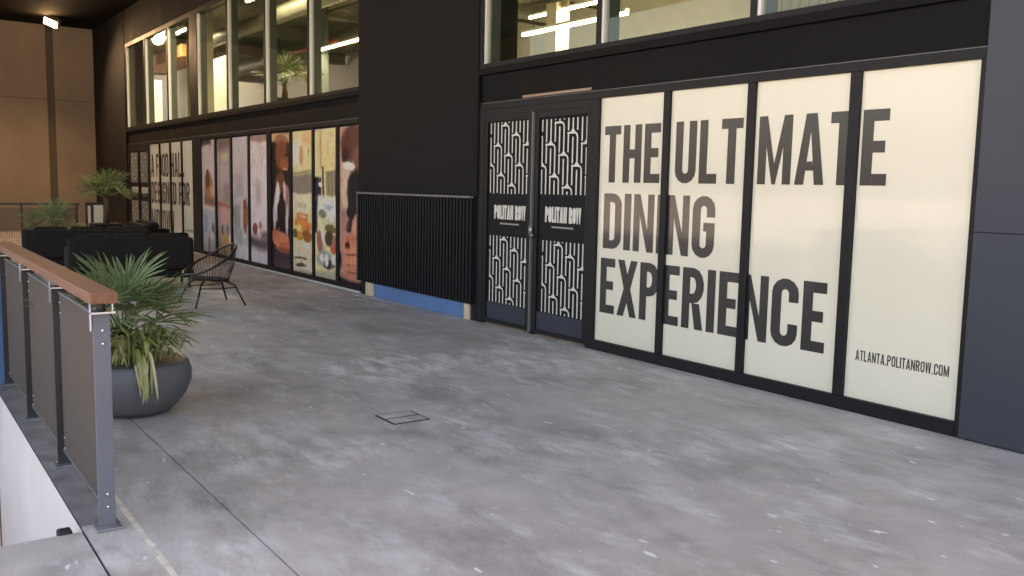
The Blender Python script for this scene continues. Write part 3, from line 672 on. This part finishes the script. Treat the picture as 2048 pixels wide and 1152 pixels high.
linear_light(-21.7, -18.2, 3.5, 4.89, LW, 'glowing light tube seen behind the far pane next to the ribbed pier')
linear_light(-28.2, -25.9, 1.5, 5.74, LW, 'glowing light tube high behind the far small panes')
linear_light(-21.2, -18.9, 1.5, 5.74, LW, 'glowing light tube near the top of the middle far panes')
linear_light(-9.3, -6.6, 5.6, 5.2, LW, 'glowing light tube deep behind the ribbed cream partition')
linear_light(-16.5, -13.9, 6.2, 5.3, LW, 'glowing light tube deep inside the upper room behind the pier')

# ================================================================== FLOOD LAMP
lp = empty('flood_lamp', (-28.8, -1.43, 5.93), 'glowing warm flood lamp under the dark ceiling by the tan wall', 'lamp')
hd = MB().box(-.10, -.20, -.05, .12, .20, .14).build('housing', 'lampbody', lp, off=(0, 0, 0), bevel=.02)
ln = MB().box(-.08, -.18, -.075, .10, .18, -.0505).build('lens', 'lens', lp, off=(0, 0, 0))
for o in (hd, ln): o.rotation_euler = (R_(-34), R_(-48), 0)
MB().tube([(0, 0, .05), (0, 0, .17)], .02, 8).build('stem', 'pipe', lp, off=(0, 0, 0))
s = bpy.data.lights.new('lamp_glow', 'SPOT'); s.energy = 150; s.color = (1, .70, .46); s.spot_size = R_(146); s.spot_blend = 1.0; s.shadow_soft_size = .15
so2 = bpy.data.objects.new('lamp_glow', s); col.objects.link(so2); so2.parent = lp; so2.location = (0, 0, -.16); so2.rotation_euler = (R_(-6), R_(-32), 0)

# ================================================================== RAILING
YR = -5.045; PX = [-4.35, -5.45, -6.63, -7.84]
rl = empty('railing', (-6, YR, 0), 'metal mesh railing with flat posts and a wooden top rail', 'railing')
hr = MB().box(-7.96, YR-.06, 1.048, -4.27, YR+.06, 1.10).build('handrail', 'wood', rl, bevel=.006)
hr2 = MB().box(-7.90, -8.9, 1.048, -7.78, YR-.0605, 1.10).build('handrail', 'wood', rl, bevel=.006)
for i, x in enumerate(PX):
    p = box('post', 'post' if i == 0 else 'postd', rl, x-.008, YR-.036, .012, x+.008, YR+.036, 1.0, bevel=.002)
    if i == 0: box('post_stiffener', 'post', p, x-.05, YR+.028, .012, x-.0085, YR+.036, 1.0)
    for z in (.86, .92, .10, .16):
        MB().tube([(x+.008, YR+.004, z), (x+.015, YR+.004, z)], .007, 8).build('bolt', 'bright', p, smooth=True)
    b = MB().box(x-.05, YR-.052, 1.0005, x+.05, YR+.052, 1.009).box(x-.012, YR-.05, .92, x+.012, YR-.043, 1.0).box(x-.012, YR-.05, 1.0095, x+.012, YR-.044, 1.0478).box(x-.012, YR+.044, 1.0095, x+.012, YR+.05, 1.0478).build('rail_bracket', 'bright', rl)
    MB().tube([(x, YR, 1.0095), (x, YR, 1.047)], .02, 10).build('bracket_stem', 'postd', b, smooth=True)
    box('base_plate', 'steel', rl, x-.06, YR-.055, .0012, x+.06, YR+.055, .012, bevel=.002)
box('curb_plate', mat('curb_concrete', (.19, .175, .168), .8, vary=.3, vscale=6), rl, -7.9, -5.146, .0005, -4.42, -4.985, .0010)
def wire_mesh(x0, x1, y, z0, z1, along='x', pitch=.020, r=.0015):
    m = MB(); n = int((x1-x0)/pitch)
    for i in range(n+1):
        x = x0+i*(x1-x0)/n
        if along == 'x': m.box(x-r, y-r, z0, x+r, y+r, z1)
        else: m.box(y-r, x-r, z0, y+r, x+r, z1)
    n = int((z1-z0)/pitch)
    for i in range(n+1):
        z = z0+i*(z1-z0)/n
        if along == 'x': m.box(x0, y+r, z-r, x1, y+3*r, z+r)
        else: m.box(y+r, x0, z-r, y+3*r, x1, z+r)
    return m
for i in range(3):
    a, b = PX[i+1]+.012, PX[i]-.012
    w_ = wire_mesh(a, b, YR, .10, .97).build('mesh_panel', 'mesh', rl)
    box('bottom_channel', 'trim', w_, a, YR-.008, .085, b, YR+.010, .098); box('top_channel', 'trim', w_, a, YR-.008, .972, b, YR+.010, .985)
for y in (-6.2, -7.4, -8.6):
    p = box('post', 'postd', rl, -7.876, y-.008, .012, -7.804, y+.008, 1.0)
    MB().box(-7.89, y-.04, 1.0005, -7.79, y+.04, 1.009).build('rail_bracket', 'bright', rl)
bb = box('sheathing_board', 'sheath', None, -7.90, -6.6, .004, -7.885, -5.0, 1.02)
tag(bb, 'blue sheathing board standing behind the corner of the wooden topped railing', 'board')
bmp = MB().box(-4.42, -5.25, -.03, -4.35, -5.19, .012).build('edge_bumper', 'rubber', bevel=.01); tag(bmp, 'small black rubber bumper at the deck corner by the end post', 'bumper')
bmp.location = (0, 0, .002)

# drain cover
dc = empty('drain_cover', (-5.405, -2.935, 0), 'small square dark metal cover set in the concrete floor', 'cover')
box('rim', 'grate', dc, -5.545, -3.075, .0005, -5.265, -2.795, .004)
for i in range(2): box('plate', 'floor', dc, -5.533+i*.14, -3.060, .0042, -5.533+i*.14+.115, -2.81, .007 if i else .0055)

# ================================================================== PLANTS
def blade(L, wd, droop, n=5, fold=.35, twist=0):
    """leaf along +X, curving down; folded along the midrib"""
    v = []; f = []
    for i in range(n+1):
        u = i/n; x = L*u; z = -droop*L*u*u; wv = wd*math.sin(math.pi*(.12+.88*(1-u)**.9))*.5 if u < 1 else .0008
        v += [(x, -wv, z+wv*fold), (x, 0, z), (x, wv, z+wv*fold)]
    for i in range(n):
        b = 3*i; f += [(b, b+1, b+4, b+3), (b+1, b+2, b+5, b+4)]
    return v, f
def fan_frond(seed, nb=21, L=.36, spread=185, wd=.019):
    r = random.Random(seed); m = MB()
    for i in range(nb):
        a = R_(-spread/2+spread*i/(nb-1)+r.uniform(-3, 3)); l = L*(.72+.28*math.cos(a*.8))*r.uniform(.88, 1.08)
        v, f = blade(l, wd*r.uniform(.8, 1.15), r.uniform(.02, .30)); c, s_ = math.cos(a), math.sin(a); b = len(m.v)
        up_ = .12*abs(math.sin(a))
        m.v += [(x*c-y*s_, x*s_+y*c, z+x*up_) for x, y, z in v]; m.f += [tuple(b+k for k in q) for q in f]
    return m
PALM_SETS = {}
def palm(loc, label, n, stem_h, size, seed, dry=1, group=None, cat='palm'):
    r = random.Random(seed); root = empty('fan_palm', loc, label, cat, group)
    MB().tube([(0, 0, -.05), (.01, .01, stem_h*.5), (0, .01, stem_h)], .05*size+.01, 9, r1=.035*size+.008).build('stem', 'fibre', root, off=(0, 0, 0), smooth=True)
    if not PALM_SETS:
        for k in range(4): PALM_SETS[k] = fan_frond(k+20).build('frond', 'palm', root, off=(0, 0, 0)).data
        for o in [o for o in root.children if o.name.startswith('frond')]: bpy.data.objects.remove(o)
        dm = PALM_SETS[1].copy(); dm.materials.clear(); dm.materials.append(MT['palmd']); PALM_SETS['d'] = dm
    for i in range(n):
        az = 2.399*i+r.uniform(-.3, .3); el = R_(78-62*(i/(n-1))**.8+r.uniform(-6, 6)); pl = size*(.26+.12*r.random())
        d = Vector((math.cos(el)*math.cos(az), math.cos(el)*math.sin(az), math.sin(el)))
        base = Vector((0, 0, stem_h)); tip = base+d*pl
        pe = MB().tube([base, base.lerp(tip, .5)+Vector((0, 0, .015)), tip], .006*size+.001, 5, r1=.004).build('petiole', 'petiole', root, off=(0, 0, 0), smooth=True)
        isd = dry and i in (n-3,)
        fo = bpy.data.objects.new('frond', PALM_SETS['d' if isd else r.randrange(4)]); col.objects.link(fo); fo.parent = root
        if isd: fo['label'] = 'dry orange brown frond'
        fo.location = tip; fo.scale = (size, size, size)
        q = d.to_track_quat('X', 'Z'); fo.rotation_mode = 'QUATERNION'
        fo.rotation_quaternion = q @ Matrix.Rotation(R_(r.uniform(-35, 35)), 3, 'X').to_quaternion() @ Matrix.Rotation(R_(r.uniform(0, 28)), 3, 'Y').to_quaternion()
    return root
PC = (-6.50, -4.43)
pb = empty('planter', (*PC, 0), 'round charcoal bowl planter standing behind the railing end', 'planter')
prof = [(.15, 0), (.20, .004), (.27, .05), (.335, .13), (.37, .22), (.372, .29), (.352, .35), (.335, .365), (.322, .36), (.33, .33), (.0, .33)]
MB().lathe(prof[:-2], (*PC, .001), 64).build('bowl', 'bowl', pb, smooth=True)
MB().lathe([(.30, .315), (.318, .322), (.2, .338), (.05, .345)], (*PC, 0), 32).build('soil', 'soil', pb, smooth=True)
palm((PC[0], PC[1]-.07, .335), 'green fan palm with one dry frond growing in the charcoal bowl', 21, .20, .95, 4)
sg = empty('sedge', (*PC, .335), 'yellow green striped grassy plant spilling over the charcoal bowl', 'plant')
r = random.Random(8)
lv = [MB() for _ in range(6)]
for k, m in enumerate(lv):
    n = 9; L = .30+.05*k; H = .16+.035*(k % 3); w0 = .011
    for i in range(n+1):
        u = i/n; x = L*(.85*u+.15*math.sin(u*1.5)); z = H*math.sin(min(1, u*1.25)*math.pi*.62)*1.2-(.30 if k > 2 else .12)*u**3
        wv = w0*math.sin(math.pi*(.15+.85*(1-u)))*.6 if u < 1 else .0006
        m.v += [(x, -wv, z+wv*.5), (x, 0, z), (x, wv, z+wv*.5)]
    for i in range(n):
        b = 3*i; m.f += [(b, b+1, b+4, b+3), (b+1, b+2, b+5, b+4)]
base = []
for k, m in enumerate(lv):
    o = m.build('leaf', 'sedge', sg, off=(0, 0, 0)); d2 = o.data.copy(); d2.materials.clear(); d2.materials.append(MT['sedgep']); base += [o.data, d2]; bpy.data.objects.remove(o)
for i in range(270):
    me = base[r.choice((0, 0, 2, 2, 4, 0, 2, 1, 3, 1, 3))]
    o = bpy.data.objects.new('leaf', me); col.objects.link(o); o.parent = sg
    a = r.uniform(0, 2*math.pi); rr = r.uniform(.04, .28); o.location = (rr*math.cos(a), rr*math.sin(a), r.uniform(-.02, .01))
    o.rotation_euler = (r.uniform(-.3, .3), r.uniform(-.85, -.05), a+r.uniform(-.9, .9)); s_ = r.uniform(.6, .95); o.scale = (s_*.85, s_*1.9, s_*1.05)
for i in range(16):        # the tress hanging over the front rim
    me = base[r.choice((7, 9, 11, 6, 8))]
    o = bpy.data.objects.new('leaf', me); col.objects.link(o); o.parent = sg
    a = math.atan2(-1.45, 6.5)+r.uniform(-.12, .16)+.18; o.location = (.22*math.cos(a), .22*math.sin(a), 0)
    o.rotation_euler = (r.uniform(-.2, .2), r.uniform(.05, .5), a); s_ = r.uniform(.55, .80); o.scale = (s_*.8, s_*1.8, s_*1.2)

# ================================================================== CHAIR AND LOUNGE FURNITURE
def lounge_chair(loc, rz, label):
    """open rope shell on four splayed legs; faces local +X"""
    c = empty('lounge_chair', loc, label, 'chair'); c.rotation_euler = (0, 0, rz)
    def rim(t):   # t angle, 0 = front, pi = back
        k = (1-math.cos(t))/2; x = .33*math.cos(t)+.02; y = .37*math.sin(t); z = .41+.13*min(1, k*2.2)**1.5+.24*max(0, (k-.42)/.58)**1.3
        return Vector((x, y, z))
    def seat(t): return Vector((.23*math.cos(t)+.02, .25*math.sin(t), .335+.03*math.cos(t)))
    N = 40
    MB().tube([rim(2*math.pi*i/N) for i in range(N)], .016, 8, closed=True).build('rim', 'darkmetal', c, off=(0, 0, 0), smooth=True)
    MB().tube([seat(2*math.pi*i/N) for i in range(N)], .011, 8, closed=True).build('seat_ring', 'darkmetal', c, off=(0, 0, 0), smooth=True)
    rp = MB()
    for i in range(52):
        t = 2*math.pi*i/52
        if math.cos(t) > .80: continue
        rp.tube([rim(t), rim(t).lerp(seat(t), .5)+Vector((.02*math.cos(t), .02*math.sin(t), -.02)), seat(t)], .0032, 4)
    rp.build('rope_back', 'rope', c, off=(0, 0, 0))
    sm = MB()
    for i in range(17):
        y = -.24+.03*i; hx = .23*math.sqrt(max(0, 1-(y/.25)**2)); 
        if hx > .02: sm.tube([(-hx+.02, y, .335-.03*hx/.23), (.02, y, .315), (hx+.02, y, .335+.03*hx/.23)], .010, 5)
    for i in range(15):
        x = -.2+.03*i; hy = .25*math.sqrt(max(0, 1-((x-.02)/.23)**2))
        if hy > .02: sm.tube([(x, -hy, .338), (x, 0, .322), (x, hy, .338)], .008, 5)
    sm.build('woven_seat', 'rope', c, off=(0, 0, 0))
    for sx in (-1, 1):
        for sy in (-1, 1):
            MB().tube([(sx*.13+.02, sy*.15, .32), (sx*.22, sy*.24, .265), (sx*.275, sy*.30, .12), (sx*.32, sy*.345, .004)], .015, 8, r1=.012).build('leg', 'darkmetal', c, off=(0, 0, 0), smooth=True)
    for sy in (-1, 1): MB().tube([(-.235, sy*.255, .235), (0, sy*.25, .225), (.235, sy*.255, .235)], .008, 6).build('stretcher', 'darkmetal', c, off=(0, 0, 0), smooth=True)
    return c
lounge_chair((-11.80, -2.28, 0), R_(-88), 'dark open rope lounge chair standing alone on the floor before the printed photograph')
def sofa(loc, rz, L, label):
    s = empty('sofa', loc, label, 'sofa'); s.rotation_euler = (0, 0, rz)
    for x in (-L/2+.06, L/2-.06):
        for y in (-.34, .34): MB().tube([(x, y, 0), (x, y, .16)], .02, 8).build('leg', 'darkmetal', s, off=(0, 0, 0))
    MB().box(-L/2, -.40, .16, L/2, .40, .28).build('base', 'planterd', s, off=(0, 0, 0), bevel=.02)
    MB().box(-L/2, .28, .285, L/2, .42, .76).build('backrest', 'cushion', s, off=(0, 0, 0), bevel=.05)
    for x in (-1, 1): MB().box(x*(L/2-.14), -.40, .285, x*L/2, .275, .60).build('armrest', 'cushion', s, off=(0, 0, 0), bevel=.04)
    n = 3
    for i in range(n):
        a = -L/2+.15+i*(L-.30)/n; MB().box(a+.01, .10, .445, a+(L-.30)/n-.01, .275, .80).build('back_cushion', 'cushion', s, off=(0, 0, 0), bevel=.06)
    for i in range(n):
        a = -L/2+.15+i*(L-.30)/n; MB().box(a+.004, -.40, .285, a+(L-.30)/n-.004, .272, .44).build('seat_cushion', 'cushion', s, off=(0, 0, 0), bevel=.04)
    return s
sofa((-16.6, -2.9, 0), R_(-98), 1.9, 'long dark outdoor sofa between the low sofa and the square planters')
sofa((-14.2, -2.75, 0), R_(-96), 1.7, 'dark low sofa closest to the charcoal bowl, partly behind its fan palm')
sofa((-18.6, -1.25, 0), R_(178), 1.7, 'dark outdoor sofa with its back to the cream slogan panes')
def box_planter(x, y, s, h, label, z=0):
    p = empty('box_planter', (x, y, 0), label, 'planter')
    MB().box(x-s/2, y-s/2, .02, x+s/2, y+s/2, h).build('box', 'planterd', p, bevel=.01)
    MB().box(x-s/2+.03, y-s/2+.03, h+.0005, x+s/2-.03, y+s/2-.03, h+.012).build('soil', 'soil', p)
    MB().box(x-s/2+.04, y-s/2+.04, 0, x+s/2-.04, y+s/2-.04, .0198).build('foot', 'rubber', p)
    p.location.z = z; return p
box_planter(-18.9, 1.5, .5, .5, 'dark planter box on the upper floor behind the far window panes', 2.862)
palm((-18.9, 1.5, 3.37), 'leafy potted palm on the upper floor behind the far window panes', 14, .25, 1.3, 31, 2, cat='palm')
box_planter(-18.7, -3.1, .6, .50, 'dark square planter holding the low palm by the far railing')
palm((-18.7, -3.1, .51), 'low yellow green palm in a square planter by the far railing', 13, .10, 1.0, 9, 0)
box_planter(-21.3, -1.65, .6, .62, 'dark square planter holding the tall palm near the far doors')
palm((-21.3, -1.65, .63), 'taller dark palm in a square planter near the far doors', 15, .55, 1.15, 12, 0)
# far railing
fr = empty('railing', (-21.3, -4, 0), 'dark railing crossing the dim far end of the passage', 'railing')
box('handrail', 'postd', fr, -20.35, -6.4, 1.05, -20.27, -2.35, 1.09)
for y in (-2.4, -3.4, -4.4, -5.4, -6.3): box('post', 'postd', fr, -20.33, y-.02, 0, -20.29, y+.02, 1.049)
wm = wire_mesh(-6.3, -2.4, -20.31, .1, .98, 'y', .03, .003).build('mesh_panel', 'postd', fr)
# white notice board near far doors
nb = empty('notice_stand', (-26.6, -.85, 0), 'white notice board on a dark stand near the far doors', 'sign')
box('board', 'board', nb, -26.62, -.90, .26, -26.60, -.66, .88); box('side_board', 'board', nb, -26.60, -1.05, .24, -26.58, -.98, .86)
box('stand', 'postd', nb, -26.635, -1.10, .0, -26.6205, -.62, .95); box('foot', 'postd', nb, -26.85, -1.08, .0005, -26.636, -.64, .03)
